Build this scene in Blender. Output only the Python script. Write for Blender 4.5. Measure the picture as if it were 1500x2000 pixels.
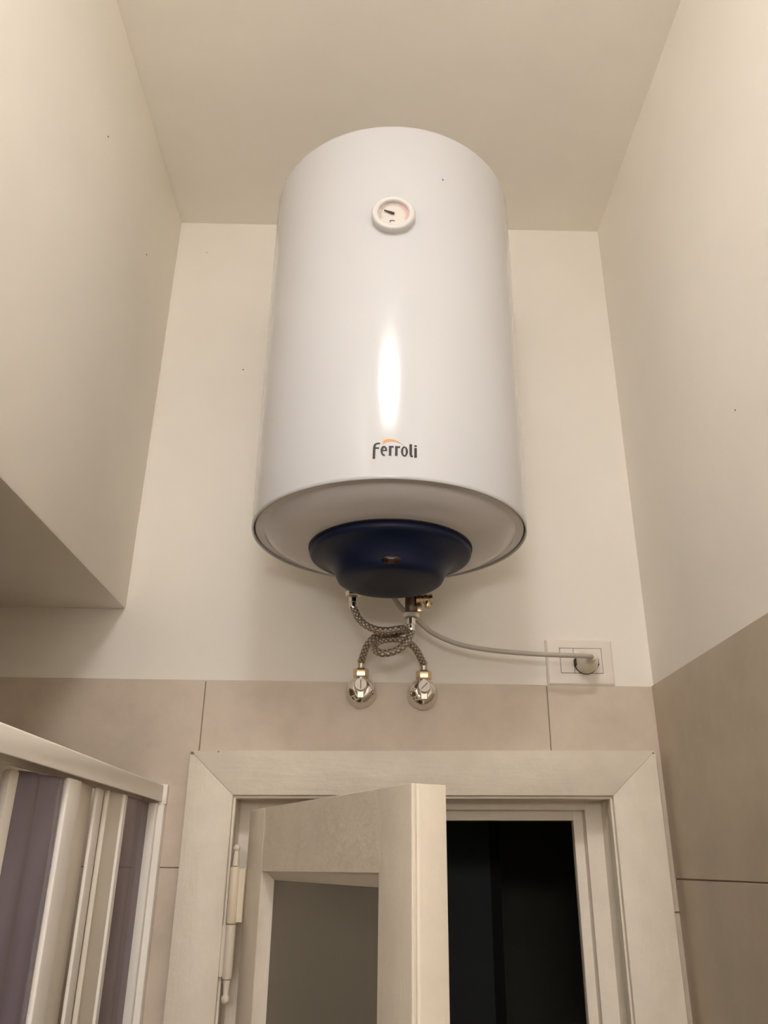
import bpy, bmesh, math, random
from mathutils import Vector, Matrix

random.seed(7)
for o in list(bpy.data.objects):
    bpy.data.objects.remove(o, do_unlink=True)
SC = bpy.context.scene
COL = SC.collection
PI = math.pi

# --------------------------------------------------------------------------
# camera, world, lamp strength, exposure
# heights below are measured from the eye; EYE is the eye height over the floor
# --------------------------------------------------------------------------
EYE = 1.92
PITCH, YAW, ROLL = 0.41356, 0.01208, 0.01242
cam_data = bpy.data.cameras.new('camera')
cam_data.sensor_fit = 'VERTICAL'
cam_data.sensor_height = 36.0
cam_data.lens = 28.287
cam_data.clip_start = 0.02
cam = bpy.data.objects.new('camera', cam_data)
COL.objects.link(cam)
_f = Vector((math.sin(YAW) * math.cos(PITCH), math.cos(YAW) * math.cos(PITCH), math.sin(PITCH)))
_r0 = Vector((math.cos(YAW), -math.sin(YAW), 0))
_u0 = _r0.cross(_f)
_r = _r0 * math.cos(ROLL) + _u0 * math.sin(ROLL)
_u = -_r0 * math.sin(ROLL) + _u0 * math.cos(ROLL)
cam.matrix_world = Matrix(((_r.x, _u.x, -_f.x, 0.0), (_r.y, _u.y, -_f.y, -1.40),
                           (_r.z, _u.z, -_f.z, EYE), (0, 0, 0, 1)))
SC.camera = cam

world = bpy.data.worlds.new('night')
SC.world = world
world.use_nodes = True
world.node_tree.nodes['Background'].inputs[0].default_value = (0.02, 0.022, 0.03, 1)
world.node_tree.nodes['Background'].inputs[1].default_value = 0.05

LAMP_COLOR = (1.0, 0.970, 0.975)
LAMP_STRENGTH = 45.0
FILL_STRENGTH = 36.0  # strength of the added fill lamp behind the camera
LAMP_POS = (-0.03, -1.52)
SC.cycles.max_bounces = 16
SC.cycles.diffuse_bounces = 14
SC.view_settings.view_transform = 'Standard'
SC.view_settings.look = 'None'
SC.view_settings.gamma = 1.0
SC.view_settings.exposure = 0.02
SC.view_settings.use_curve_mapping = False

# --------------------------------------------------------------------------
# materials
# --------------------------------------------------------------------------
def mat(name, color, rough=0.5, metal=0.0, spec=0.5, coat=0.0):
    m = bpy.data.materials.new(name)
    m.use_nodes = True
    b = m.node_tree.nodes['Principled BSDF']
    b.inputs['Base Color'].default_value = (*color, 1)
    b.inputs['Roughness'].default_value = rough
    b.inputs['Metallic'].default_value = metal
    b.inputs['Specular IOR Level'].default_value = spec
    b.inputs['Coat Weight'].default_value = coat
    return m

def N(m, t):
    return m.node_tree.nodes.new(t)

def L(m, a, b):
    m.node_tree.links.new(a, b)

def bsdf(m):
    return m.node_tree.nodes['Principled BSDF']

def coords(m, scale=(1, 1, 1), kind='Object'):
    tc = N(m, 'ShaderNodeTexCoord')
    mp = N(m, 'ShaderNodeMapping')
    mp.inputs['Scale'].default_value = scale
    L(m, tc.outputs[kind], mp.inputs['Vector'])
    return mp.outputs['Vector']

def world_coords(m, scale=(1, 1, 1)):
    g = N(m, 'ShaderNodeNewGeometry')
    mp = N(m, 'ShaderNodeMapping')
    mp.inputs['Scale'].default_value = scale
    L(m, g.outputs['Position'], mp.inputs['Vector'])
    return mp.outputs['Vector']

def noise(m, vec, scale, detail=4, rough=0.55):
    n = N(m, 'ShaderNodeTexNoise')
    n.inputs['Scale'].default_value = scale
    n.inputs['Detail'].default_value = detail
    n.inputs['Roughness'].default_value = rough
    L(m, vec, n.inputs['Vector'])
    return n.outputs['Fac']

def ramp(m, fac, stops):
    r = N(m, 'ShaderNodeValToRGB')
    e = r.color_ramp.elements
    e[0].position, e[0].color = stops[0][0], (*stops[0][1], 1)
    e[1].position, e[1].color = stops[-1][0], (*stops[-1][1], 1)
    for p, c in stops[1:-1]:
        x = e.new(p)
        x.color = (*c, 1)
    L(m, fac, r.inputs['Fac'])
    return r.outputs['Color']

def bump(m, fac, strength, dist):
    b = N(m, 'ShaderNodeBump')
    b.inputs['Strength'].default_value = strength
    b.inputs['Distance'].default_value = dist
    L(m, fac, b.inputs['Height'])
    L(m, b.outputs['Normal'], bsdf(m).inputs['Normal'])

def scaled(c, k):
    return tuple(min(1, x * k) for x in c)

def plaster(name, c):
    m = mat(name, c, 0.85, spec=0.2)
    v = world_coords(m)
    L(m, ramp(m, noise(m, v, 3.0, 5), [(0.3, scaled(c, 0.965)), (0.7, scaled(c, 1.03))]), bsdf(m).inputs['Base Color'])
    bump(m, noise(m, v, 16.0, 4), 0.12, 0.008)
    return m

def stone_tile(name, c):
    m = mat(name, c, 0.42, spec=0.4)
    v = world_coords(m, (1, 1, 1))
    f1 = noise(m, v, 9.0, 8, 0.65)
    col = ramp(m, f1, [(0.25, scaled(c, 0.86)), (0.5, c), (0.78, scaled(c, 1.13))])
    L(m, col, bsdf(m).inputs['Base Color'])
    bump(m, noise(m, v, 60.0, 3), 0.08, 0.002)
    return m

def painted_wood(name, c, stretch):
    m = mat(name, c, 0.38, spec=0.45)
    v = world_coords(m, stretch)
    n1 = noise(m, v, 40.0, 4)
    n2 = noise(m, world_coords(m), 22.0, 5, 0.6)
    L(m, ramp(m, n2, [(0.3, scaled(c, 0.94)), (0.7, scaled(c, 1.03))]), bsdf(m).inputs['Base Color'])
    add = N(m, 'ShaderNodeMath')
    add.operation = 'ADD'
    L(m, n1, add.inputs[0])
    L(m, n2, add.inputs[1])
    bump(m, add.outputs[0], 0.45, 0.0035)
    return m

WALL_C = (0.86, 0.825, 0.76)
M = {}
M['plaster'] = plaster('cream_plaster', WALL_C)
M['ceiling'] = plaster('ceiling_plaster', (0.84, 0.805, 0.74))
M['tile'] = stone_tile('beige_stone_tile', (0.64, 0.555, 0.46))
M['tile_side'] = stone_tile('beige_stone_tile_shaded', (0.51, 0.44, 0.345))  # darker copy of the beige tile, side wall shade put into its colour
M['grout'] = mat('grey_grout', (0.30, 0.245, 0.185), 0.9)
M['floor'] = stone_tile('floor_tile', (0.72, 0.69, 0.64))
M['wood_h'] = painted_wood('white_paint_along_header', (0.78, 0.71, 0.60), (0.12, 1, 1))
M['wood_v'] = painted_wood('white_paint_along_posts', (0.78, 0.71, 0.60), (1, 1, 0.12))
M['mitre'] = mat('mitre_crack', (0.25, 0.2, 0.14), 0.9)
M['enamel'] = mat('white_enamel', (0.605, 0.615, 0.635), 0.17, spec=0.5, coat=0.25)
bsdf(M['enamel']).inputs['Coat Roughness'].default_value = 0.10
M['white_plastic'] = mat('white_plastic', (0.66, 0.64, 0.625), 0.35)
M['cap_plastic'] = mat('grey_white_end_cap', (0.62, 0.60, 0.595), 0.16)
M['gap_gasket'] = mat('black_gap_and_gasket', (0.012, 0.011, 0.012), 0.6)  # black for the painted rim gap shade and for the cover gasket
M['blue'] = mat('navy_plastic', (0.004, 0.010, 0.036), 0.45, spec=0.28)
M['blue_line'] = mat('navy_groove', (0.004, 0.007, 0.02), 0.6)
M['red_lens'] = mat('unlit_red_lens', (0.022, 0.004, 0.003), 0.25)
M['dial'] = mat('dial_paper', (0.66, 0.62, 0.575), 0.5)
M['dial_grey'] = mat('dial_grey_band', (0.48, 0.42, 0.40), 0.5)
M['dial_pink'] = mat('dial_pink_band', (0.66, 0.40, 0.38), 0.5)
M['needle'] = mat('needle_brown_black', (0.03, 0.022, 0.016), 0.5)
M['logo'] = mat('logo_black_print', (0.012, 0.008, 0.006), 0.5)
M['orange'] = mat('logo_orange_print', (0.78, 0.33, 0.06), 0.5)
M['chrome'] = mat('chrome', (0.80, 0.76, 0.72), 0.09, metal=1.0)
M['nickel'] = mat('nickel', (0.62, 0.55, 0.47), 0.28, metal=1.0)
M['cap_metal'] = mat('satin_cap_metal', (0.36, 0.32, 0.285), 0.38, metal=0.8)
M['brass'] = mat('pale_brass', (0.78, 0.62, 0.42), 0.26, metal=1.0)
M['brown_steel'] = mat('dark_valve_body', (0.16, 0.11, 0.085), 0.45, metal=0.7)
M['cord'] = mat('grey_pvc_cord', (0.46, 0.425, 0.37), 0.45)
M['plug'] = mat('ivory_plug_plastic', (0.74, 0.68, 0.57), 0.4)
M['plate'] = mat('white_switch_plate', (0.82, 0.76, 0.69), 0.22)
M['dark'] = mat('dark_gap', (0.05, 0.035, 0.025), 0.8)
M['pvc'] = mat('white_pvc_profile', (0.87, 0.83, 0.77), 0.35)
M['cream_pvc'] = mat('cream_pvc_slat', (0.74, 0.68, 0.58), 0.4)
M['rust'] = painted_wood('yellowed_hinge_paint', (0.80, 0.70, 0.55), (1, 1, 0.2))
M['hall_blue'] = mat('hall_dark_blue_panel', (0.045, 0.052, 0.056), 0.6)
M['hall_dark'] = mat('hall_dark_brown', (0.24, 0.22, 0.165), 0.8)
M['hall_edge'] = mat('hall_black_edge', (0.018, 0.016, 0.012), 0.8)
M['leaf_h'] = painted_wood('old_white_paint_along_rails', (0.72, 0.65, 0.54), (0.12, 1, 1))
M['leaf_v'] = painted_wood('old_white_paint_along_stiles', (0.72, 0.65, 0.54), (1, 1, 0.12))
M['tray'] = mat('white_ceramic', (0.8, 0.78, 0.75), 0.15)

# smoky acrylic: lets part of the light through
def smoky(name, tint, body, share):
    m = mat(name, body, 0.25)
    out = m.node_tree.nodes['Material Output']
    tr = N(m, 'ShaderNodeBsdfTransparent')
    tr.inputs['Color'].default_value = (*tint, 1)
    mx = N(m, 'ShaderNodeMixShader')
    mx.inputs[0].default_value = share
    L(m, bsdf(m).outputs[0], mx.inputs[1])
    L(m, tr.outputs[0], mx.inputs[2])
    L(m, mx.outputs[0], out.inputs['Surface'])
    return m
M['acrylic'] = smoky('smoky_lilac_acrylic', (0.84, 0.79, 0.84), (0.34, 0.295, 0.335), 0.68)

M['acrylic_dense'] = smoky('dense_lilac_acrylic', (0.80, 0.75, 0.82), (0.235, 0.20, 0.235), 0.30)
gl = mat('frosted_grey_glass', (0.165, 0.15, 0.115), 0.42, spec=0.45)
v = world_coords(gl)
bump(gl, noise(gl, v, 140.0, 2), 0.10, 0.002)
M['glass'] = gl

def braided():
    m = mat('braided_steel', (0.42, 0.37, 0.31), 0.42, metal=0.55)
    vec = coords(m, (1, 1, 1), 'UV')
    facs = []
    for sx in (1, -1):
        mp = N(m, 'ShaderNodeMapping')
        mp.inputs['Rotation'].default_value = (0, 0, sx * 0.785)
        L(m, vec, mp.inputs['Vector'])
        w = N(m, 'ShaderNodeTexWave')
        w.inputs['Scale'].default_value = 0.33
        w.inputs['Distortion'].default_value = 0.6
        L(m, mp.outputs[0], w.inputs['Vector'])
        facs.append(w.outputs['Fac'])
    mul = N(m, 'ShaderNodeMath')
    mul.operation = 'MULTIPLY'
    L(m, facs[0], mul.inputs[0])
    L(m, facs[1], mul.inputs[1])
    L(m, ramp(m, mul.outputs[0], [(0.03, (0.24, 0.195, 0.155)), (0.35, (0.45, 0.385, 0.31)), (0.85, (0.70, 0.62, 0.52))]),
      bsdf(m).inputs['Base Color'])
    bump(m, mul.outputs[0], 0.6, 0.002)
    return m
M['braid'] = braided()

lamp_m = bpy.data.materials.new('lit_opal_glass')
lamp_m.use_nodes = True
nt = lamp_m.node_tree
nt.nodes.remove(nt.nodes['Principled BSDF'])
em = nt.nodes.new('ShaderNodeEmission')
em.inputs['Color'].default_value = (*LAMP_COLOR, 1)
em.inputs['Strength'].default_value = LAMP_STRENGTH
nt.links.new(em.outputs[0], nt.nodes['Material Output'].inputs['Surface'])
M['lamp'] = lamp_m
fill_m = lamp_m.copy()  # lamp material copy for the added fill lamp
fill_m.name = 'lit_fill_tube'
for n_ in fill_m.node_tree.nodes:
    if n_.type == 'EMISSION':
        n_.inputs['Strength'].default_value = FILL_STRENGTH
M['fill_lamp'] = fill_m
M['mirror'] = mat('silvered_mirror', (0.85, 0.87, 0.86), 0.03, metal=1.0)

# --------------------------------------------------------------------------
# geometry helpers: every shape is (verts, faces) with heights from the eye
# --------------------------------------------------------------------------
def join(*shapes):
    V, F = [], []
    for v, f in shapes:
        n = len(V)
        V += list(v)
        F += [tuple(i + n for i in q) for q in f]
    return V, F

def box(x0, x1, y0, y1, z0, z1):
    v = [(x, y, z) for z in (z0, z1) for y in (y0, y1) for x in (x0, x1)]
    f = [(0, 2, 3, 1), (4, 5, 7, 6), (0, 1, 5, 4), (2, 6, 7, 3), (0, 4, 6, 2), (1, 3, 7, 5)]
    return v, f

def prism(poly, axis, a, b):
    """extrude a polygon; axis 2: poly is (x,y); axis 1: (x,z); axis 0: (y,z)"""
    def p3(p, t):
        return {2: (p[0], p[1], t), 1: (p[0], t, p[1]), 0: (t, p[0], p[1])}[axis]
    n = len(poly)
    v = [p3(p, a) for p in poly] + [p3(p, b) for p in poly]
    f = [tuple(range(n))[::-1], tuple(range(n, 2 * n))]
    f += [(i, (i + 1) % n, n + (i + 1) % n, n + i) for i in range(n)]
    return v, f

def lathe(profile, center, axis='Z', seg=48, sx=1.0):
    """profile of (radius, offset along the axis)"""
    V, F, rings = [], [], []
    cx, cy, cz = center
    for r, h in profile:
        if r < 1e-6:
            pts = [(0, 0)]
        else:
            pts = [(r * math.cos(2 * PI * i / seg), r * math.sin(2 * PI * i / seg)) for i in range(seg)]
        ids = []
        for a, b in pts:
            if axis == 'Z':
                p = (cx + a * sx, cy + b, cz + h)
            elif axis == 'Y':
                p = (cx + a * sx, cy + h, cz + b)
            else:
                p = (cx + h, cy + a, cz + b)
            ids.append(len(V))
            V.append(p)
        rings.append(ids)
    for A, B in zip(rings[:-1], rings[1:]):
        if len(A) == 1 and len(B) == 1:
            continue
        for i in range(seg):
            j = (i + 1) % seg
            if len(A) == 1:
                F.append((A[0], B[i], B[j]))
            elif len(B) == 1:
                F.append((A[i], A[j], B[0]))
            else:
                F.append((A[i], A[j], B[j], B[i]))
    return V, F

def hexnut(center, r, h0, h1, axis='Z', n=6):
    return lathe([(0, h0), (r * 0.93, h0), (r, h0 + (h1 - h0) * 0.12), (r, h1 - (h1 - h0) * 0.12), (r * 0.93, h1), (0, h1)],
                 center, axis, n)

def spline(pts, per=10):
    P = [Vector(p) for p in pts]
    P = [P[0] * 2 - P[1]] + P + [P[-1] * 2 - P[-2]]
    out = []
    for i in range(1, len(P) - 2):
        p0, p1, p2, p3 = P[i - 1:i + 3]
        for k in range(per):
            t = k / per
            out.append(0.5 * ((2 * p1) + (p2 - p0) * t + (2 * p0 - 5 * p1 + 4 * p2 - p3) * t * t + (3 * p1 - p0 - 3 * p2 + p3) * t ** 3))
    out.append(P[-2])
    return out

def tube(pts, r, seg=14):
    """round tube along points, with UVs that run along and around it"""
    V, F, UV = [], [], []
    T = [(pts[min(i + 1, len(pts) - 1)] - pts[max(i - 1, 0)]).normalized() for i in range(len(pts))]
    n = T[0].orthogonal().normalized()
    s = 0.0
    ss = []
    for i, p in enumerate(pts):
        if i:
            s += (p - pts[i - 1]).length
            n = (n - T[i] * n.dot(T[i])).normalized()
        b = T[i].cross(n)
        ss.append(s)
        for k in range(seg):
            a = 2 * PI * k / seg
            V.append(tuple(p + (n * math.cos(a) + b * math.sin(a)) * r))
    for i in range(len(pts) - 1):
        for k in range(seg):
            k2 = (k + 1) % seg
            F.append((i * seg + k, i * seg + k2, (i + 1) * seg + k2, (i + 1) * seg + k))
            u0, u1 = ss[i] / r, ss[i + 1] / r
            v0, v1 = 2 * PI * k / seg, 2 * PI * (k + 1) / seg
            UV.append(((u0, v0), (u0, v1), (u1, v1), (u1, v0)))
    F.append(tuple(range(seg))[::-1])
    F.append(tuple((len(pts) - 1) * seg + k for k in range(seg)))
    UV += [((0, 0),) * seg, ((0, 0),) * seg]
    return V, F, UV

WORLD = {}   # world location of each empty or object origin

def thing(name, label=None, cat=None, loc=(0, 0, 0), rotz=0.0, group=None, kind=None):
    o = bpy.data.objects.new(name, None)
    o.empty_display_size = 0.05
    COL.objects.link(o)
    o.location = (loc[0], loc[1], loc[2] + EYE)
    o.rotation_euler = (0, 0, rotz)
    WORLD[o] = Vector((loc[0], loc[1], loc[2] + EYE))
    tag(o, label, cat, group, kind)
    return o

def tag(o, label=None, cat=None, group=None, kind=None):
    for k, val in (('label', label), ('category', cat), ('group', group), ('kind', kind)):
        if val:
            o[k] = val
    return o

def obj(name, shape, m, parent=None, smooth=None, bev=0.0, seg=2, local=False):
    """one mesh object; smooth is the angle in degrees under which edges are shaded smooth.
    local: the shape is given in the parent's own axes, heights still from the eye"""
    V, F = shape[0], shape[1]
    if parent is None:
        xs, ys, zs = zip(*V)
        org = Vector(((min(xs) + max(xs)) / 2, (min(ys) + max(ys)) / 2, min(zs) + EYE))
    else:
        org = WORLD[parent]
    off = Vector((0, 0, org.z)) if local else org
    me = bpy.data.meshes.new(name)
    me.from_pydata([(p[0] - off.x, p[1] - off.y, p[2] + EYE - off.z) for p in V], [], F)
    if len(shape) > 2:
        uvl = me.uv_layers.new(name='UVMap')
        k = 0
        for q in shape[2]:
            for uv in q:
                uvl.data[k].uv = uv
                k += 1
    bm = bmesh.new()
    bm.from_mesh(me)
    bmesh.ops.recalc_face_normals(bm, faces=bm.faces)
    if bev > 0:
        es = [e for e in bm.edges if e.is_manifold and e.calc_face_angle() > 0.5]
        bmesh.ops.bevel(bm, geom=es, offset=bev, segments=seg, profile=0.5, affect='EDGES', clamp_overlap=True)
    if smooth or bev > 0:
        ang = math.radians(smooth or 40)
        for f in bm.faces:
            f.smooth = True
        for e in bm.edges:
            if e.is_manifold and e.calc_face_angle() > ang:
                e.smooth = False
    bm.to_mesh(me)
    bm.free()
    me.materials.append(m)
    o = bpy.data.objects.new(name, me)
    COL.objects.link(o)
    if parent is None:
        o.location = org
        WORLD[o] = org
    else:
        o.parent = parent
        WORLD[o] = org
    return o

# --------------------------------------------------------------------------
# the room
# --------------------------------------------------------------------------
XL, XR = -0.444, 0.4908        # face of the bulkhead, right wall
XS = -1.12                     # far side of the shower
CEIL, SOFFIT, TILE_TOP = 1.3143, 0.4152, 0.2905
YB = -2.6                      # wall behind the photographer
FL = -EYE
WT = 0.08                      # thickness of the door wall
OX0, OX1, OZ = -0.250, 0.425, 0.140   # rough opening

wb = join(box(XS - 0.1, OX0, 0.0, WT, FL, CEIL), box(OX1, XR + 0.1, 0.0, WT, FL, CEIL),
          box(OX0, OX1, 0.0, WT, OZ, CEIL))
wall_back = obj('wall_back', wb, M['plaster'])
tag(wall_back, 'cream plastered wall behind the water heater, tiled around the door', 'wall', kind='structure')
wall_right = obj('wall_right', box(XR, XR + 0.1, YB, 0.0, FL, CEIL), M['plaster'])
tag(wall_right, 'cream wall on the right with beige tiles below', 'wall', kind='structure')
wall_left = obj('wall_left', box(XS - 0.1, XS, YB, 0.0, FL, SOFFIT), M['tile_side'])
tag(wall_left, 'tiled wall at the far side of the shower', 'wall', kind='structure')
bulk = obj('wall_left_upper', box(XS, XL, YB, 0.0, SOFFIT, CEIL), M['plaster'], bev=0.004, seg=2)
tag(bulk, 'cream bulkhead on the upper left overhanging the shower', 'wall', kind='structure')
wall_rear = obj('wall_rear', box(XS - 0.1, XR + 0.1, YB - 0.1, YB, FL, CEIL), M['plaster'])
tag(wall_rear, 'cream wall opposite the door', 'wall', kind='structure')
ceiling = obj('ceiling', box(XS - 0.1, XR + 0.1, YB - 0.1, WT, CEIL, CEIL + 0.1), M['ceiling'])
tag(ceiling, 'plain cream plaster ceiling', 'ceiling', kind='structure')
floor = obj('floor', box(XS - 0.1, XR + 0.1, YB - 0.1, WT, FL - 0.1, FL), M['floor'])
tag(floor, 'beige tiled floor', 'floor', kind='structure')

wall_light_block = obj('wall_light_block', box(XS, -0.335, -0.94, -0.86, FL, SOFFIT), M['tile_side'])  # added out of view to block the fill lamp from the alcove
tag(wall_light_block, 'added unseen tiled partition keeping the fill light off the shower alcove', 'wall', kind='structure')

# grout bed and tiles on the door wall
TT = 0.005
def bed(parent, shape):
    return obj('grout_bed', shape, M['grout'], parent)
bed(wall_back, join(box(XS, -0.27, -0.003, 0.0, FL, TILE_TOP - 0.003), box(0.43, XR, -0.003, 0.0, FL, TILE_TOP - 0.003),
                    box(-0.27, 0.43, -0.003, 0.0, 0.145, TILE_TOP - 0.003)))
G = 0.0008
def back_tile(poly):
    return obj('tile', prism(poly, 1, -TT, -0.001), M['tile'], wall_back, bev=0.0007, seg=1)
JL, JR = -0.2872, 0.3030
rowsL = [TILE_TOP, -0.0076, -0.3056, -0.6036, -0.9016, -1.1996, -1.4976, FL]
rowsR = [TILE_TOP, -0.0626, -0.3606, -0.6586, -0.9566, -1.2546, -1.5526, FL]
for z1, z0 in zip(rowsL[:-1], rowsL[1:]):
    back_tile([(JL - 0.590 + G, z0 + G), (JL - G, z0 + G), (JL - G, z1 - G), (JL - 0.590 + G, z1 - G)])
    back_tile([(XS, z0 + G), (JL - 0.590 - G, z0 + G), (JL - 0.590 - G, z1 - G), (XS, z1 - G)])
back_tile([(JL + G, 0.15), (JR - G, 0.15), (JR - G, TILE_TOP - G), (JL + G, TILE_TOP - G)])
back_tile([(JR + G, 0.15), (0.44, 0.15), (0.44, rowsR[1] + G), (XR - G, rowsR[1] + G), (XR - G, TILE_TOP - G), (JR + G, TILE_TOP - G)])
for z1, z0 in zip(rowsR[1:-1], rowsR[2:]):
    back_tile([(0.44, z0 + G), (XR - G, z0 + G), (XR - G, z1 - G), (0.44, z1 - G)])

# tiles on the right wall
bed(wall_right, box(XR - 0.003, XR, YB, -0.004, FL, TILE_TOP - 0.002))
zr = [TILE_TOP + 0.001, -0.0149, -0.3149, -0.6149, -0.9149, -1.2149, -1.5149, FL]
yr = [-0.0055, -0.600, -1.200, -1.800, -2.400, YB]
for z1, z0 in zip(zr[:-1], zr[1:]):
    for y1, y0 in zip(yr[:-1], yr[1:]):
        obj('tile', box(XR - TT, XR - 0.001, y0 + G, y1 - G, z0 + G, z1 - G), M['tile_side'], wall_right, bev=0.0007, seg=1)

# little nail holes in the plaster
def nail_hole(parent, p, axis, r):
    obj('nail_hole', lathe([(0, -0.0006), (r, -0.0006), (r * 1.2, 0.0006), (0, 0.0006)], p, axis, 10), M['dark'], parent)
nail_hole(bulk, (XL, -0.4411, 1.0777), 'X', 0.0012)
nail_hole(bulk, (XL, -0.1859, 1.0600), 'X', 0.0012)
nail_hole(wall_back, (-0.3805, 0.0, 1.2315), 'Y', 0.0009)
nail_hole(wall_back, (-0.2758, 0.0, 0.9281), 'Y', 0.0012)
nail_hole(wall_right, (XR, -0.4551, 0.5762), 'X', 0.0010)

# unlit hall beyond the door
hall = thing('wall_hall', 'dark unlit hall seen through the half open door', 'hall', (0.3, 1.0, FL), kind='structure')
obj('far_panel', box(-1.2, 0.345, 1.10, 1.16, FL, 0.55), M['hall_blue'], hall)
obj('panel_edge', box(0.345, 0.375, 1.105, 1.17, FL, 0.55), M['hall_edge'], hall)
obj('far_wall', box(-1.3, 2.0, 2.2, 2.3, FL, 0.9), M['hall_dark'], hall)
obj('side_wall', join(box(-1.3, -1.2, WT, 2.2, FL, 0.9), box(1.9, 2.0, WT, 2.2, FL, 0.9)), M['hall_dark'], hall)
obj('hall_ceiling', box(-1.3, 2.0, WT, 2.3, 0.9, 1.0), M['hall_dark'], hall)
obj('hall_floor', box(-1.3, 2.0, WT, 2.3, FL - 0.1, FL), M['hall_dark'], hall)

# --------------------------------------------------------------------------
# ceiling lamp: the one light of the room, above and behind the camera
# --------------------------------------------------------------------------
lamp = thing('ceiling_lamp', 'round flat opal glass ceiling lamp, lit', 'lamp', (LAMP_POS[0], LAMP_POS[1], CEIL - 0.070))
obj('base_plate', lathe([(0, 0), (0.143, 0), (0.147, -0.003), (0.147, -0.014), (0.0, -0.014)], (LAMP_POS[0], LAMP_POS[1], CEIL), 'Z', 48), M['white_plastic'], lamp, smooth=40)
dome = [(0.141, -0.014), (0.141, -0.020)] + [(0.141 * math.cos(a), -0.020 - 0.050 * math.sin(a)) for a in [PI / 2 * k / 10 for k in range(1, 10)]] + [(0, -0.070)]
obj('glass_dome', lathe(dome, (LAMP_POS[0], LAMP_POS[1], CEIL), 'Z', 48), M['lamp'], lamp, smooth=60)

# added fill lamp with a mirror on the unseen rear wall, lightens the shadows
ml = thing('fill_lamp', 'added horizontal tube lamp giving frontal fill light, unseen, lit', 'lamp', (-0.10, YB, 0.22))
obj('back_plate', box(-0.37, 0.17, YB, YB + 0.025, 0.235, 0.285), M['chrome'], ml, bev=0.003, seg=2)
obj('fill_tube', lathe([(0, -0.24), (0.044, -0.24), (0.050, -0.234), (0.050, 0.234), (0.044, 0.24), (0, 0.24)], (-0.10, YB + 0.075, 0.26), 'X', 32), M['fill_lamp'], ml, smooth=50)
for s_ in (-1, 1):
    obj('end_clip', box(-0.10 + s_ * 0.242 - 0.008, -0.10 + s_ * 0.242 + 0.008, YB, YB + 0.09, 0.245, 0.275), M['chrome'], ml, bev=0.002, seg=1)
mi = thing('added_mirror', 'added rectangular mirror below the fill lamp, unseen', 'mirror', (-0.05, YB, -0.62))
obj('mirror_glass', box(-0.40, 0.30, YB + 0.004, YB + 0.010, -0.62, 0.16), M['mirror'], mi)
obj('mirror_back', box(-0.39, 0.29, YB, YB + 0.004, -0.61, 0.15), M['white_plastic'], mi)

# --------------------------------------------------------------------------
# door frame
# --------------------------------------------------------------------------
frame = thing('trim_1', 'white painted wooden door frame with mitred casing', 'door frame', (0.088, 0.0, FL), kind='structure')
YC = -0.030
def casing(poly, m):
    return obj('casing_board', prism(poly, 1, YC, -0.001), m, frame, bev=0.0011, seg=2)
TL, TR, IR, IL = (-0.2958, 0.1683), (0.4705, 0.1787), (0.3930, 0.1070), (-0.2204, 0.1003)
g = 0.0001
casing([(TL[0] + g, TL[1] + g), TR, (IR[0], IR[1]), (IL[0] + g, IL[1] + g)], M['wood_h'])
casing([(TL[0], TL[1] - g), (IL[0], IL[1] - g), (IL[0] + 0.002, FL), (TL[0] + 0.006, FL)], M['wood_v'])
casing([(TR[0], TR[1] - g), (TR[0], FL), (IR[0], FL), (IR[0], IR[1] - g)], M['wood_v'])
# beads along the inner edge
slope = (IR[1] - IL[1]) / (IR[0] - IL[0])
def sheared(shape, x0=IL[0], k=slope):
    return [(x, y, z + (x - x0) * k) for x, y, z in shape[0]], shape[1]
obj('bead', box(IL[0], IL[0] + 0.0042, -0.0235, -0.0005, FL, 0.0985), M['wood_v'], frame, bev=0.0014, seg=2)
obj('bead', box(IR[0] - 0.0040, IR[0], -0.0235, -0.0005, FL, 0.1040), M['wood_v'], frame, bev=0.0014, seg=2)
obj('bead', sheared(box(IL[0], IR[0], -0.0235, -0.0005, IL[1] - 0.0048, IL[1])), M['wood_h'], frame, bev=0.0014, seg=2)
# rebated jambs
def jamb(poly, axis, a, b, m, shear=False):
    s = prism(poly, axis, a, b)
    return obj('jamb', sheared(s) if shear else s, m, frame, bev=0.0016, seg=2)
xj = IR[0] - 0.0025
jamb([(OX1, 0.0), (xj, 0.0), (xj, 0.040), (0.3624, 0.040), (0.3624, 0.060), (0.3463, 0.060), (0.3463, 0.078), (OX1, 0.078)], 2, FL, 0.136, M['wood_v'])
xj2 = IL[0] + 0.0030
jamb([(OX0, 0.0), (OX0, 0.078), (-0.172, 0.078), (-0.172, 0.060), (-0.188, 0.060), (-0.188, 0.040), (xj2, 0.040), (xj2, 0.0)], 2, FL, 0.130, M['wood_v'])
zh = IL[1] - 0.003
jamb([(0.0, OZ - 0.01), (0.0, zh), (0.0409, zh), (0.0409, 0.0826), (0.0609, 0.0826), (0.0609, 0.0668), (0.0772, 0.0668), (0.0772, OZ - 0.01)], 0, xj2 - 0.001, xj + 0.001, M['wood_h'], True)
# paint chips at the two upper corners
for (x, z, r) in ((-0.2925, 0.1645, 0.0022), (0.4665, 0.1745, 0.0013), (-0.250, 0.1672, 0.0010)):
    obj('paint_chip', lathe([(0, -0.0008), (r, -0.0006), (r, 0.0006), (0, 0.0008)], (x, YC - 0.0001, z), 'Y', 9, 1.4), M['mitre'], frame)

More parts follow.
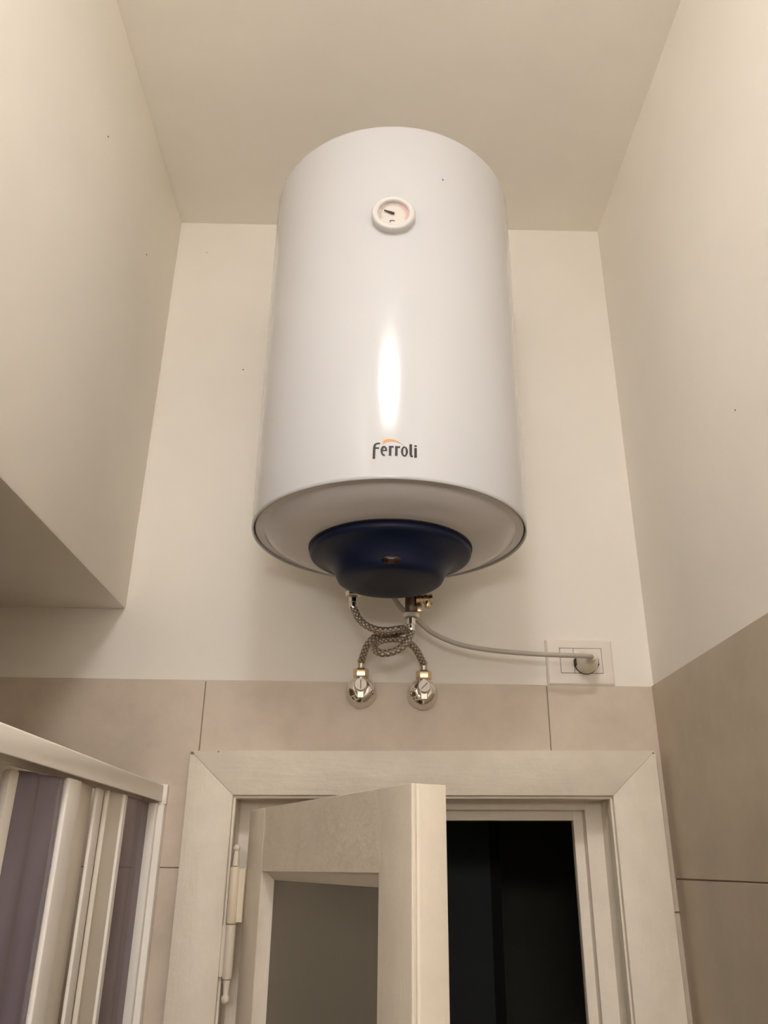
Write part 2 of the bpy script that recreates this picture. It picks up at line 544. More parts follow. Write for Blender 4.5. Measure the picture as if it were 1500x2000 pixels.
# --------------------------------------------------------------------------
# door leaf, swung into the room; built in its own axes: x from the hinge, y through the thickness
# --------------------------------------------------------------------------
LW, LT = 0.586, 0.038
HX, HY = -0.190, -0.035
door = thing('door_1', 'white wooden glazed door standing half open into the room', 'door', (HX, HY, FL + 0.008), -math.radians(66.86), kind='structure')
ZT0, ZT1, ZB = 0.0778, 0.0738, FL + 0.008
def ztop(s):
    return ZT0 + (ZT1 - ZT0) * s / LW
S0, S1, ZR = 0.0836, 0.5085, -0.0104
ZLK = -0.95
def leaf(name, shape, m, parent=door, **k):
    return obj(name, shape, m, parent, local=True, **k)
hs = prism([(0, ZB), (S0, ZB), (S0, ztop(S0)), (0, ztop(0))], 1, 0.0, LT)
leaf('stile', hs, M['leaf_v'], bev=0.0022, seg=3)
# free stile with a worn groove near the arris
plan = [(S1, 0), (LW - 0.001, 0), (LW, 0.001), (LW, 0.0045), (LW - 0.0018, 0.0055), (LW - 0.0018, 0.0070), (LW - 0.0004, 0.0082), (LW - 0.0004, LT), (S1, LT)]
fs = prism(plan, 2, ZB, ZT1)
leaf('stile', ([(x, y, z if z < 0 else ztop(x)) for x, y, z in fs[0]], fs[1]), M['leaf_v'], bev=0.0010, seg=2)
leaf('rail', prism([(S0, ZR), (S1, ZR + 0.003), (S1, ztop(S1)), (S0, ztop(S0))], 1, 0.0004, LT - 0.0004), M['leaf_h'], bev=0.0004, seg=1)
leaf('rail', box(S0, S1, 0.0004, LT - 0.0004, ZLK - 0.10, ZLK), M['leaf_h'], bev=0.0004, seg=1)
leaf('rail', box(S0, S1, 0.0004, LT - 0.0004, ZB, ZB + 0.18), M['leaf_h'], bev=0.0004, seg=1)
leaf('panel', box(S0, S1, 0.012, 0.026, ZB + 0.18, ZLK - 0.10), M['leaf_v'])
def wedge(a0, a1, b0, b1, vertical, lo, hi):
    # moulding: flush at the opening edge, sloping back to the pane
    if vertical:
        return prism([(a0, 0.003), (a1, 0.018), (a1, 0.022), (a0, 0.022)], 2, lo, hi)
    return prism([(0.003, a0), (0.018, a1), (0.022, a1), (0.022, a0)], 0, lo, hi)
leaf('glazing_bead', wedge(S0, S0 + 0.0075, 0, 0, True, ZLK, ZR), M['leaf_v'], bev=0.0010, seg=2)
leaf('glazing_bead', wedge(S1, S1 - 0.0075, 0, 0, True, ZLK, ZR + 0.003), M['leaf_v'], bev=0.0010, seg=2)
leaf('glazing_bead', wedge(ZR + 0.0045, ZR - 0.0115, 0, 0, False, S0, S1), M['leaf_h'], bev=0.0010, seg=2)
leaf('glazing_bead', wedge(ZLK, ZLK + 0.012, 0, 0, False, S0, S1), M['leaf_h'], bev=0.0010, seg=2)
pane = leaf('glass_pane', box(S0 + 0.002, S1 - 0.002, 0.0185, 0.0225, ZLK + 0.002, ZR - 0.002), M['glass'])
tag(pane, 'dull grey frosted glass pane')
# hinge: barrel beside the leaf (own world axes), finials at both ends
ax, ay = -0.2055, -0.040
rot = Matrix.Rotation(math.radians(66.86), 3, 'Z')
def to_leaf(shape):
    out = []
    for x, y, z in shape[0]:
        p = rot @ Vector((x - HX, y - HY, 0))
        out.append((p.x, p.y, z))
    return out, shape[1]
def hinge(zc):
    def Z(a):
        return zc + a
    h = leaf('hinge', to_leaf(lathe([(0, Z(-0.0015)), (0.0072, Z(-0.0015)), (0.0078, Z(0.0)), (0.0078, Z(0.074)), (0.0070, Z(0.0765)), (0, Z(0.0765))], (ax, ay, 0), 'Z', 20)), M['rust'], smooth=35)
    obj('lower_knuckle', to_leaf(lathe([(0, Z(-0.074)), (0.0068, Z(-0.074)), (0.0074, Z(-0.072)), (0.0074, Z(-0.003)), (0, Z(-0.003))], (ax, ay, 0), 'Z', 20)), M['wood_v'], h, smooth=35, local=True)
    obj('finial', to_leaf(lathe([(0, Z(0.0765)), (0.0055, Z(0.078)), (0.0048, Z(0.089)), (0.0036, Z(0.0975)), (0.0032, Z(0.0985)), (0.0050, Z(0.1010)), (0.0054, Z(0.1035)), (0.0045, Z(0.1065)), (0.002, Z(0.1085)), (0, Z(0.1088))], (ax, ay, 0), 'Z', 18)), M['wood_v'], h, smooth=50, local=True)
    obj('finial', to_leaf(lathe([(0, Z(-0.0745)), (0.0052, Z(-0.075)), (0.0044, Z(-0.086)), (0.0038, Z(-0.094)), (0.0056, Z(-0.0965)), (0.0062, Z(-0.0995)), (0.0052, Z(-0.1035)), (0.002, Z(-0.106)), (0, Z(-0.1062))], (ax, ay, 0), 'Z', 18)), M['wood_v'], h, smooth=50, local=True)
    obj('hinge_plate', to_leaf(box(ax, HX + 0.0005, ay - 0.0030, ay + 0.0015, Z(0.0), Z(0.0745))), M['rust'], h, bev=0.0008, seg=1, local=True)
    obj('hinge_plate', to_leaf(box(ax - 0.0145, ax, ay + 0.0085, ay + 0.0115, Z(-0.073), Z(-0.004))), M['wood_v'], h, bev=0.0008, seg=1, local=True)
    return h
hinge(-0.0815)
hinge(-1.45)

# --------------------------------------------------------------------------
# water heater
# --------------------------------------------------------------------------
BX, BY, BR, BZ0, BZ1 = 0.0227, -0.2418, 0.2118, 0.4646, 1.1087
wh = thing('water_heater', 'white cylindrical electric water heater with navy bottom cover on the wall', 'water heater', (BX, BY, BZ0 - 0.08))
shell = [(0, BZ1), (BR - 0.012, BZ1)] + [(BR - 0.012 + 0.012 * math.sin(a), BZ1 - 0.012 + 0.012 * math.cos(a)) for a in [PI / 2 * k / 5 for k in range(1, 6)]]
shell += [(BR, 0.9), (BR, 0.7), (BR, 0.55), (BR, 0.4685), (BR - 0.0004, 0.4655), (BR - 0.0018, 0.4640), (BR - 0.0034, 0.4646), (BR - 0.0040, 0.4670), (BR - 0.0040, 0.4780)]
obj('tank_shell', lathe(shell, (BX, BY, 0), 'Z', 160), M['enamel'], wh, smooth=50)
obj('rim_gap_shade', lathe([(BR - 0.0040, 0.4690), (BR - 0.0080, 0.4690), (BR - 0.0080, 0.4740), (BR - 0.0040, 0.4740), (BR - 0.0040, 0.4690)], (BX, BY, 0), 'Z', 128), M['gap_gasket'], wh)  # black ring painting in the shade of the gap inside the rim
cap = [(0.2066, 0.4760), (0.2066, 0.4690), (0.2060, 0.4672), (0.2040, 0.4664), (0.1950, 0.4661), (0.1930, 0.4655), (0.1905, 0.4630),
       (0.1850, 0.4580), (0.1700, 0.4514), (0.1500, 0.4468), (0.1290, 0.4440), (0.1240, 0.4435), (0.1240, 0.4500)]
tag(obj('end_cap', lathe(cap, (BX, BY, 0), 'Z', 128), M['cap_plastic'], wh, smooth=50), 'domed greyish white end cap')
CX = 0.0245
cover_prof = [(0.1215, 0.4450), (0.1225, 0.4412), (0.1236, 0.4392), (0.1238, 0.4350), (0.1225, 0.4315), (0.1190, 0.4296), (0.1090, 0.4266),
              (0.1000, 0.4230), (0.0935, 0.4180), (0.0878, 0.4120), (0.0845, 0.4050), (0.0822, 0.3990), (0.0798, 0.3942), (0.0752, 0.3908), (0.0680, 0.3890), (0.0560, 0.3878), (0.03, 0.3870), (0, 0.3868)]
cover = tag(obj('bottom_cover', lathe(cover_prof, (CX, BY, 0), 'Z', 96), M['blue'], wh, smooth=60), 'navy blue bell shaped bottom cover')
obj('cover_gasket', lathe([(0.1225, 0.4450), (0.1256, 0.4450), (0.1256, 0.4420), (0.1225, 0.4412), (0.1225, 0.4450)], (CX, BY, 0), 'Z', 96), M['gap_gasket'], wh)
# unlit indicator lens on the front of the bell
def cover_r(z):
    for (r0, z0), (r1, z1) in zip(cover_prof[:-1], cover_prof[1:]):
        if z1 <= z <= z0:
            return r0 + (r1 - r0) * (z0 - z) / (z0 - z1)
    return 0.05
def stadium(hw, hh, n=8):
    pts = [(hw - hh + hh * math.cos(a), hh * math.sin(a)) for a in [-PI / 2 + PI * k / n for k in range(n + 1)]]
    return pts + [(-(hw - hh) + hh * math.cos(a), hh * math.sin(a)) for a in [PI / 2 + PI * k / n for k in range(n + 1)]]
IND_Z = 0.3990
def on_cover(u, w, lift):
    z = IND_Z + w * 0.85
    r = cover_r(z) + lift
    a = -PI / 2 + u / r
    return (CX + r * math.cos(a), BY + r * math.sin(a), z - lift * 0.8)
st = stadium(0.0138, 0.0068)
nv = len(st)
iv = [on_cover(u, w, 0.0005) for u, w in st] + [on_cover(u * 0.9, w * 0.85, 0.0018) for u, w in st] + [on_cover(0, 0, 0.0020)]
if_ = [(i, (i + 1) % nv, nv + (i + 1) % nv, nv + i) for i in range(nv)] + [(nv + i, nv + (i + 1) % nv, 2 * nv) for i in range(nv)]
tag(obj('indicator_lens', (iv, if_), M['red_lens'], cover, smooth=60), 'dark red oval indicator lens')
# oval groove line on the underside
ov_v, ov_f = [], []
for k in range(48):
    a = 2 * PI * k / 48
    for s in (1.0, 0.965):
        ov_v.append((CX - 0.002 + 0.0335 * s * math.cos(a), BY - 0.002 + 0.031 * s * math.sin(a), 0.3866 if s else 0))
ov_f = [(2 * k, 2 * k + 1, (2 * k + 3) % 96, (2 * k + 2) % 96) for k in range(48)]
obj('oval_groove', ([(x, y, 0.3866 - 0.0004 + 0.00045 * (math.hypot(x - CX, y - BY) / 0.03)) for x, y, z in ov_v], ov_f), M['blue_line'], cover)
# wall bracket behind the tank
obj('wall_bracket', box(BX - 0.13, BX + 0.13, -0.060, 0.0, 0.955, 0.995), M['nickel'], wh)
obj('wall_spacer', box(BX - 0.05, BX + 0.05, -0.040, 0.0, 0.60, 0.63), M['nickel'], wh)
# inlet and outlet stubs
PY = -0.12
obj('pipe_stub', join(lathe([(0.008, 0.455), (0.008, 0.405), (0.0, 0.405)], (-0.0340, PY, 0), 'Z', 18), hexnut((-0.0340, PY, 0), 0.0125, 0.408, 0.417)), M['nickel'], wh, smooth=35)
obj('pipe_stub', lathe([(0.009, 0.455), (0.009, 0.415), (0, 0.415)], (0.0622, PY, 0), 'Z', 18), M['nickel'], wh, smooth=35)

# thermometer
GX, GZ = 0.0200, 0.9085
fy = BY - math.sqrt(BR ** 2 - (GX - BX) ** 2)
th = obj('thermometer', lathe([(0.0325, 0.004), (0.0335, -0.002), (0.0334, -0.0085), (0.0322, -0.0112), (0.0300, -0.0120), (0.0252, -0.0118), (0.0238, -0.0106), (0.0232, -0.0075), (0.0230, -0.0060)], (GX, fy, GZ), 'Y', 64), M['white_plastic'], wh, smooth=50)
tag(th, 'round white thermometer bezel with small dial')
obj('dial', lathe([(0.0232, -0.0058), (0.0, -0.0058)], (GX, fy, GZ), 'Y', 48), M['dial'], th)
def dial_pt(r, deg, lift):
    a = math.radians(deg)
    return (GX + r * math.cos(a), fy - 0.0058 - lift, GZ + r * math.sin(a))
def arc_band(r0, r1, a0, a1, lift, n=20):
    v = []
    for k in range(n + 1):
        a = a0 + (a1 - a0) * k / n
        v += [dial_pt(r0, a, lift), dial_pt(r1, a, lift)]
    return v, [(2 * k, 2 * k + 1, 2 * k + 3, 2 * k + 2) for k in range(n)]
obj('dial_scale', arc_band(0.0185, 0.0222, 75, 205, 0.0002), M['dial_grey'], th)
obj('dial_scale', arc_band(0.0190, 0.0222, -28, 75, 0.0002), M['dial_pink'], th)
tv, tf = [], []
for k in range(15):
    tv2, tf2 = arc_band(0.0165 if k % 2 else 0.0150, 0.0190, 205 - k * 16.5, 203.6 - k * 16.5, 0.0003, 1)
    tv, tf = join((tv, tf), (tv2, tf2))
obj('dial_ticks', (tv, tf), M['dial_grey'], th)
nd = math.radians(158)
dx, dz = math.cos(nd), math.sin(nd)
def nd_pt(l, w, lift):
    return (GX - 0.0005 + dx * l - dz * w, fy - 0.0058 - lift, GZ + 0.0005 + dz * l + dx * w)
ring = [(-0.0022, -0.0012), (-0.0022, 0.0012), (-0.0005, 0.0021), (0.0145, 0.0008), (0.0150, 0.0), (0.0145, -0.0008), (-0.0005, -0.0021)]
obj('needle', ([nd_pt(l, w, 0.0018) for l, w in ring] + [nd_pt(l, w, 0.0028) for l, w in ring],
               [tuple(range(7)), tuple(range(7, 14))] + [(i, (i + 1) % 7, 7 + (i + 1) % 7, 7 + i) for i in range(7)]), M['needle'], th)
# tiny maker's mark low on the dial
def stroke(pts, w):
    """flat ribbon through 2D points, w a number or one per point"""
    ws = [q * 1.08 for q in (w if isinstance(w, (list, tuple)) else [w] * len(pts))]
    V = []
    for i, p in enumerate(pts):
        a = pts[max(i - 1, 0)]
        b = pts[min(i + 1, len(pts) - 1)]
        tx, ty = b[0] - a[0], b[1] - a[1]
        n = math.hypot(tx, ty)
        nx, ny = -ty / n, tx / n
        V += [(p[0] + nx * ws[i] / 2, p[1] + ny * ws[i] / 2), (p[0] - nx * ws[i] / 2, p[1] - ny * ws[i] / 2)]
    return V, [(2 * i, 2 * i + 1, 2 * i + 3, 2 * i + 2) for i in range(len(pts) - 1)]
mk = [stroke([(-0.0062, -0.0135), (-0.0045, -0.0122), (-0.0015, -0.0116), (0.0012, -0.0122), (0.003, -0.0130)], [0.0005, 0.001, 0.0012, 0.0009, 0.0004]),
      stroke([(-0.0045, -0.0130), (-0.0045, -0.0165)], 0.0009), stroke([(-0.0030, -0.0138), (-0.0014, -0.0138)], 0.0007), stroke([(0.0002, -0.0136), (0.002, -0.0136)], 0.0007)]
mv, mf = [], []
for p2, f2 in mk:
    mv, mf = join((mv, mf), ([(GX + a, fy - 0.0061, GZ + b) for a, b in p2], f2))
obj('dial_mark', (mv, mf), M['needle'], th)
# small dark chip high on the shell
obj('shell_chip', ([(BX + (BR + 0.0004) * math.sin(a), BY - (BR + 0.0004) * math.cos(a), z) for a, z in ((0.362, 1.0), (0.377, 1.0005), (0.364, 1.0042))], [(0, 1, 2)]), M['needle'], wh)

# maker's name, printed on the shell
def on_shell(X, Y):
    x = 0.0250 + (X - 725) * 0.0000685
    z = 0.5040 - (Y - 395) * 0.0000775
    a = (x - BX) / BR
    return (BX + (BR + 0.0004) * math.sin(a), BY - (BR + 0.0004) * math.cos(a), z)
def glyph(name, strokes, m):
    V, F = [], []
    for k, (p2, f2) in enumerate(strokes):
        V, F = join((V, F), ([on_shell(a, b) for a, b in p2], f2))
    return obj(name, (V, F), m, wh)
def arc(cx, cy, rx, ry, a0, a1, n=14):
    return [(cx + rx * math.cos(math.radians(a0 + (a1 - a0) * k / n)), cy + ry * math.sin(math.radians(a0 + (a1 - a0) * k / n))) for k in range(n + 1)]
def lerp_w(ws, n):
    out = []
    for k in range(n):
        t = k / (n - 1) * (len(ws) - 1)
        i = min(int(t), len(ws) - 2)
        out.append(ws[i] + (ws[i + 1] - ws[i]) * (t - i))
    return out
glyph('letter_f', [stroke([(317, 543), (320, 400), (324, 310), (334, 275), (352, 257), (378, 248), (436, 246)], [46, 48, 46, 40, 34, 29, 26]), stroke([(330, 336), (418, 336)], 28)], M['logo'])
e_pts = [(558, 388)] + arc(513, 395, 45, 82, -5, -290, 24)
glyph('letter_e', [stroke(e_pts, lerp_w([34, 34, 26, 42, 46, 34, 28, 30], len(e_pts))), stroke([(478, 385), (574, 385)], 22)], M['logo'])
glyph('letter_r', [stroke([(630, 487), (632, 296)], 48), stroke([(640, 345), (655, 318), (698, 312)], [20, 34, 36])], M['logo'])
glyph('letter_r', [stroke([(751, 488), (753, 298)], 48), stroke([(760, 347), (775, 320), (822, 314)], [20, 34, 36])], M['logo'])
o_pts = arc(910, 397, 47, 85, 0, 360, 36)
glyph('letter_o', [stroke(o_pts, [44 - 18 * abs(math.sin(2 * PI * k / 36)) for k in range(37)])], M['logo'])
glyph('letter_l', [stroke([(1032, 250), (1032, 450), (1042, 478), (1074, 484)], [48, 48, 42, 30])], M['logo'])
glyph('letter_i', [stroke([(1127, 316), (1127, 503)], 48), stroke([(1127, 262), (1127, 294)], 46)], M['logo'])
top = [(480, 214), (505, 188), (545, 170), (600, 160), (660, 163), (720, 178), (790, 206), (868, 258)]
bot = [(500, 258), (530, 235), (565, 217), (605, 206), (655, 200), (720, 205), (790, 224), (868, 260)]
sv = [p for pair in zip(top, bot) for p in pair]
glyph('logo_arc', [(sv, [(2 * i, 2 * i + 1, 2 * i + 3, 2 * i + 2) for i in range(7)])], M['orange'])

# --------------------------------------------------------------------------
# safety valve on the right stub
# --------------------------------------------------------------------------
SX = 0.0622
sv_ = thing('safety_valve', 'nickel safety valve with side outlet under the navy cover', 'valve', (SX, PY, 0.372))
obj('body', lathe([(0, 0.424), (0.0125, 0.424), (0.0125, 0.415), (0.0100, 0.413), (0.0100, 0.383), (0.0085, 0.380), (0, 0.380)], (SX, PY, 0), 'Z', 22), M['brown_steel'], sv_, smooth=35)
obj('lower_nut', hexnut((SX, PY, 0), 0.0135, 0.3725, 0.3805), M['nickel'], sv_, smooth=30)
obj('side_outlet', lathe([(0.0, 0.008), (0.0105, 0.008), (0.0105, 0.0150), (0.0075, 0.016), (0.0075, 0.020), (0.0092, 0.021), (0.0092, 0.026), (0.0080, 0.0265), (0.0080, 0.0300), (0.0094, 0.0305), (0.0094, 0.0345), (0.0060, 0.0350), (0.0058, 0.0300), (0, 0.0300)], (SX, PY - 0.004, 0.4035), 'X', 22), M['brass'], sv_, smooth=35)
obj('drain_nub', lathe([(0, 0.398), (0.0050, 0.398), (0.0052, 0.3905), (0.0036, 0.3875), (0, 0.3870)], (SX + 0.0265, PY - 0.008, 0), 'Z', 16), M['brass'], sv_, smooth=40)
obj('side_plug', hexnut((SX + 0.0125, PY - 0.008, 0.0), 0.0052, 0.381, 0.394), M['brass'], sv_, smooth=30)

# --------------------------------------------------------------------------
# the two braided hoses
# --------------------------------------------------------------------------
HA = [(-0.0335, -0.12, 0.392), (-0.0306, -0.121, 0.3837), (-0.0234, -0.124, 0.3682), (-0.0106, -0.127, 0.3563), (0.0061, -0.13, 0.3489), (0.0235, -0.131, 0.3472), (0.0393, -0.128, 0.3509), (0.0489, -0.118, 0.3546), (0.0518, -0.108, 0.3548), (0.0479, -0.098, 0.3555), (0.0337, -0.091, 0.3555), (0.0167, -0.087, 0.3550), (0.0022, -0.082, 0.3489), (-0.0096, -0.07, 0.3378), (-0.0162, -0.056, 0.3236), (-0.0188, -0.0475, 0.3155)]
HB = [(0.0622, -0.12, 0.3545), (0.0612, -0.122, 0.3469), (0.0552, -0.127, 0.3319), (0.0443, -0.131, 0.3189), (0.0295, -0.133, 0.3115), (0.0149, -0.131, 0.3101), (0.005, -0.122, 0.3164), (0.0024, -0.11, 0.3261), (0.0082, -0.102, 0.3359), (0.0217, -0.098, 0.3415), (0.0387, -0.095, 0.3434), (0.056, -0.088, 0.3412), (0.0712, -0.074, 0.3328), (0.0815, -0.058, 0.3202), (0.0863, -0.0475, 0.3135)]
def hose(pts, label, top, bottom, top_parts):
    o = thing('flexible_hose', label, 'hose', (bottom[0], bottom[1], bottom[2]), group='braided hoses under the water heater')
    obj('braided_sleeve', tube(spline(pts, 8), 0.0060, 14), M['braid'], o, smooth=60)
    x, y, z = bottom
    obj('ferrule', lathe([(0, 0.0165), (0.0058, 0.0165), (0.0070, 0.0155), (0.0070, 0.0125), (0.0058, 0.0115), (0.0058, 0.0015), (0.0066, 0.0005), (0, 0.0)], (x, y, z), 'Z', 18), M['nickel'], o, smooth=35)
    obj('union_nut', hexnut((x, y, z), 0.0132, -0.0145, 0.0, 'Z'), M['brass'], o, smooth=25)
    x, y, z = top
    obj('ferrule', lathe([(0, -0.002), (0.0066, -0.002), (0.0072, 0.0), (0.0072, 0.0035), (0.0060, 0.0045), (0.0060, 0.0085), (0.0072, 0.0095), (0.0072, top_parts), (0, top_parts)], (x, y, z), 'Z', 18), M['chrome'], o, smooth=35)
    return o
V1 = (-0.0190, -0.0465, 0.3030)
V2 = (0.0868, -0.0465, 0.3010)
hose(HA, 'braided steel hose from the left stub curling down to the left chrome valve', (-0.0337, -0.12, 0.388), V1, 0.0175)
hose(HB, 'braided steel hose looping from the safety valve down to the right chrome valve', (0.0622, -0.12, 0.3515), V2, 0.0205)

# --------------------------------------------------------------------------
# chrome angle valves on the tiles
# --------------------------------------------------------------------------
def angle_valve(x, z, turn, label):
    o = thing('angle_valve', label, 'valve', (x, -TT, z - 0.027), group='chrome angle valves on the tiles')
    dome = [(0.0262, 0.0), (0.0268, -0.003)] + [(0.0100 + 0.0168 * math.cos(a), -0.004 - 0.0235 * math.sin(a)) for a in [PI / 2 * k / 8 for k in range(0, 9)]] + [(0.0098, -0.029), (0, -0.029)]
    obj('rosette', lathe(dome, (x, -TT, z), 'Y', 48), M['chrome'], o, smooth=50)
    obj('body', lathe([(0.0098, -0.028), (0.0105, -0.030), (0.0112, -0.036), (0.0112, -0.046), (0.0100, -0.050), (0, -0.050)], (x, -TT, z + 0.002), 'Y', 28), M['chrome'], o, smooth=40)
    cap_ = obj('spindle_cap', lathe([(0, -0.048), (0.0100, -0.048), (0.0106, -0.050), (0.0106, -0.0545), (0.0098, -0.0560), (0, -0.0560)], (x, -TT, z + 0.0035), 'Y', 32), M['cap_metal'], o, smooth=35)
    c, s = math.cos(turn), math.sin(turn)
    sl = []
    for a, b in ((-0.0075, -0.0006), (0.0075, -0.0006), (0.0075, 0.0006), (-0.0075, 0.0006)):
        sl.append((x + a * c - b * s, z + 0.0035 + a * s + b * c))
    obj('screw_slot', prism(sl, 1, -TT - 0.0563, -TT - 0.0555), M['dark'], cap_)
    zo = 0.2885 if x < 0 else 0.2865
    obj('outlet', lathe([(0, z), (0.0078, z), (0.0078, zo + 0.003), (0, zo + 0.003)], (x * 1.0, -0.0465, 0), 'Z', 22), M['chrome'], o, smooth=35)
    obj('drain_tip', box(x - 0.0055, x + 0.0055, -TT - 0.049, -TT - 0.039, z - 0.0175, z - 0.0065), M['nickel'], o, bev=0.0008, seg=1)
    return o
angle_valve(-0.0190, 0.2715, PI / 2, 'left chrome ball shaped angle valve on the tiles above the door')
angle_valve(0.0868, 0.2700, PI / 4, 'right chrome ball shaped angle valve on the tiles above the door')

# --------------------------------------------------------------------------
# socket and power cord
# --------------------------------------------------------------------------
sk = thing('wall_socket', 'white three module socket plate on the wall right of the heater', 'socket', (0.3635, 0.0, 0.2890))
def plate_shape():
    x0, x1, z0, z1 = 0.3052, 0.4225, 0.2890, 0.3700
    a, b, c_, d = 0.3288, 0.4030, 0.3098, 0.3545
    def ringp(ix, y):
        return [(x0 + ix, y, z0 + ix), (x1 - ix, y, z0 + ix), (x1 - ix, y, z1 - ix), (x0 + ix, y, z1 - ix)]
    rings = [ringp(0, 0.0), ringp(0, -0.0055), ringp(0.0035, -0.0088),
             [(a, -0.0098, c_), (b, -0.0098, c_), (b, -0.0098, d), (a, -0.0098, d)],
             [(a, -0.006, c_), (b, -0.006, c_), (b, -0.006, d), (a, -0.006, d)]]
    V = [p for r in rings for p in r]
    F = [(4 * k + i, 4 * k + (i + 1) % 4, 4 * k + 4 + (i + 1) % 4, 4 * k + 4 + i) for k in range(4) for i in range(4)]
    return V, F
obj('cover_plate', plate_shape(), M['plate'], sk, bev=0.0005, seg=2)
obj('module_gap', box(0.3288, 0.4030, -0.0070, -0.0060, 0.3098, 0.3545), M['dark'], sk)
obj('blank_module', box(0.3296, 0.3527, -0.0098, -0.0065, 0.3106, 0.3537), M['plate'], sk, bev=0.0004, seg=1)
obj('socket_module', box(0.3535, 0.4022, -0.0098, -0.0065, 0.3106, 0.3537), M['plate'], sk, bev=0.0004, seg=1)

cord = thing('power_cord', 'light grey power cord with round plug running from heater to socket', 'cord', (0.3725, -0.0105, 0.3060))
PC = [(0.0225, -0.1475, 0.4120), (0.0338, -0.1330, 0.4020), (0.0455, -0.112, 0.3925), (0.0582, -0.098, 0.3860), (0.0743, -0.085, 0.3783), (0.1016, -0.075, 0.3594), (0.1441, -0.07, 0.3428), (0.1999, -0.07, 0.3332), (0.2682, -0.072, 0.3276), (0.3279, -0.074, 0.3255), (0.3550, -0.0735, 0.3252), (0.3668, -0.069, 0.3257), (0.3706, -0.058, 0.3275), (0.3712, -0.050, 0.3280)]
obj('cable', tube(spline(PC, 10), 0.0041, 14), M['cord'], cord, smooth=60)
pl = obj('plug', lathe([(0, 0.0005), (0.0185, 0.0005), (0.0190, -0.002), (0.0190, -0.014), (0.0180, -0.020), (0.0155, -0.0255), (0.0115, -0.030), (0.0085, -0.0325), (0.0078, -0.037), (0.0074, -0.047), (0.0060, -0.049), (0, -0.049)], (0.3725, -0.0100, 0.3275), 'Y', 40), M['plug'], cord, smooth=45)
for s in (-1, 1):
    obj('side_notch', box(0.3725 + s * 0.0192 - 0.0014, 0.3725 + s * 0.0192 + 0.0014, -0.0235, -0.0115, 0.3215, 0.3330), M['dark'], pl, bev=0.0004, seg=1)
obj('base_ring', lathe([(0.0190, -0.0002), (0.0198, -0.0002), (0.0198, -0.0022), (0.0190, -0.0022)], (0.3725, -0.0100, 0.3275), 'Y', 40), M['dark'], pl)

# --------------------------------------------------------------------------
# folding shower screen
# --------------------------------------------------------------------------
RX0, RX1 = -0.372, -0.336
RZ0, RZ1 = 0.0899, 0.1157
RY = -0.862
scr = thing('shower_screen', 'folding shower screen with white profiles and smoky lilac slats under a white rail', 'shower screen', (-0.354, -0.3, FL + 0.10))
# top rail: a channel open underneath
rail = [(RX1, RZ0), (RX1, RZ1 - 0.002), (RX1 - 0.002, RZ1), (RX0 + 0.002, RZ1), (RX0, RZ1 - 0.002), (RX0, RZ0), (RX0 + 0.004, RZ0), (RX0 + 0.004, RZ1 - 0.006), (RX1 - 0.004, RZ1 - 0.006), (RX1 - 0.004, RZ0)]
def rail_shape(y0, y1):
    v, f = prism(rail, 1, y0, y1)
    f = f[2:]
    n = len(rail)
    caps = [(0, 1, 8, 9), (1, 2, 3, 4, 7, 8), (4, 5, 6, 7)]
    f += [tuple(q)[::-1] for q in caps] + [tuple(i + n for i in q) for q in caps]
    return v, f
obj('top_rail', rail_shape(RY, -0.016), M['pvc'], scr, bev=0.0006, seg=1)
obj('wall_bracket', box(RX0 - 0.002, RX1 + 0.0065, -0.0155, -0.0052, RZ0 - 0.004, RZ1 + 0.001), M['pvc'], scr, bev=0.0012, seg=2)
SB = FL + 0.115
obj('wall_profile', join(box(-0.371, -0.3300, -0.0225, -0.0052, SB, RZ0 - 0.0045)), M['pvc'], scr, bev=0.0012, seg=2)
obj('wall_profile', box(-0.363, -0.3395, -0.0340, -0.0230, SB, RZ0 - 0.003), M['pvc'], scr, bev=0.0020, seg=3)
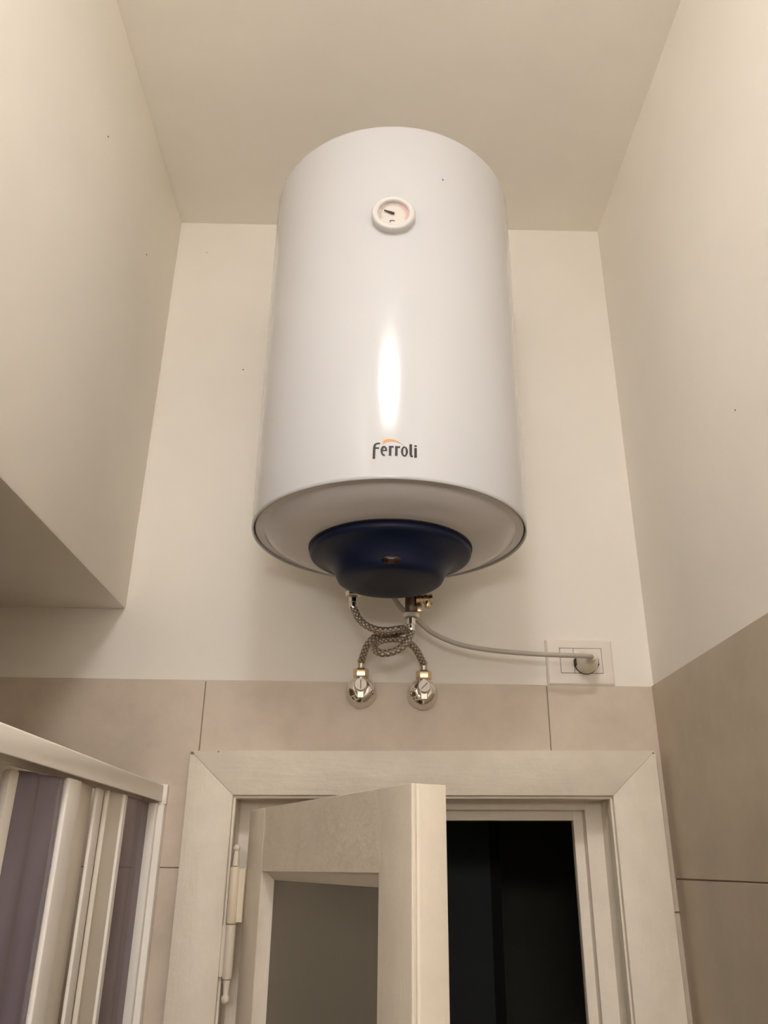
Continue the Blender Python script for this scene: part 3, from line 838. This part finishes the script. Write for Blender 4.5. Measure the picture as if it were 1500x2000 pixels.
def slat(name, p0, p1, m, th=0.0035, z1=0.0872, ribs=0, bev=0.0008, amp=0.0022):
    """upright strip between two plan points; ribs give a shallow corrugation"""
    a, b = Vector(p0), Vector(p1)
    d = b - a
    n = Vector((-d.y, d.x)).normalized()
    if n.x < 0:
        n = -n
    k = max(1, ribs * 6)
    pts_f, pts_b = [], []
    for i in range(k + 1):
        t = i / k
        off = amp * (0.5 - 0.5 * math.cos(2 * PI * ribs * t)) if ribs else 0.0
        p = a + d * t + n * off
        pts_f.append((p.x + n.x * th / 2, p.y + n.y * th / 2))
        pts_b.append((p.x - n.x * th / 2, p.y - n.y * th / 2))
    poly = pts_f + pts_b[::-1]
    return obj(name, prism(poly, 2, SB, z1), m, scr, bev=bev, seg=2, smooth=35)
slat('slat', (-0.3535, -0.0345), (-0.3520, -0.172), M['acrylic'], ribs=2)
slat('hinge_profile', (-0.3505, -0.1725), (-0.3480, -0.1860), M['pvc'], th=0.006, bev=0.002)
slat('hinge_profile', (-0.3470, -0.1920), (-0.3455, -0.2020), M['pvc'], th=0.006, bev=0.002)
slat('slat', (-0.3480, -0.2030), (-0.3560, -0.2520), M['cream_pvc'], th=0.004)
slat('hinge_profile', (-0.3530, -0.2520), (-0.3475, -0.2720), M['cream_pvc'], th=0.007, bev=0.002)
slat('hinge_profile', (-0.3520, -0.2780), (-0.3490, -0.3120), M['pvc'], th=0.005, bev=0.002)
slat('slat', (-0.3560, -0.3130), (-0.3470, -0.3930), M['cream_pvc'], th=0.004)
slat('hinge_profile', (-0.3440, -0.3930), (-0.3430, -0.4380), M['pvc'], th=0.007, bev=0.0025)
slat('slat', (-0.3475, -0.4390), (-0.3640, -0.5250), M['acrylic_dense'], ribs=2, z1=0.0855, amp=0.005)
slat('leading_post', (-0.3655, -0.5255), (-0.3690, -0.5420), M['pvc'], th=0.010, bev=0.003, z1=0.0850)
tray = obj('shower_tray', join(box(XS, -0.32, -0.858, -0.0055, FL, FL + 0.06), box(XS, XS + 0.06, -0.858, -0.0055, FL + 0.06, FL + 0.113),
                               box(-0.39, -0.32, -0.858, -0.0055, FL + 0.06, FL + 0.113), box(XS + 0.06, -0.39, -0.858, -0.80, FL + 0.06, FL + 0.113), box(XS + 0.06, -0.39, -0.066, -0.0055, FL + 0.06, FL + 0.113)), M['tray'])
tag(tray, 'white shower tray under the folding screen', 'shower tray')
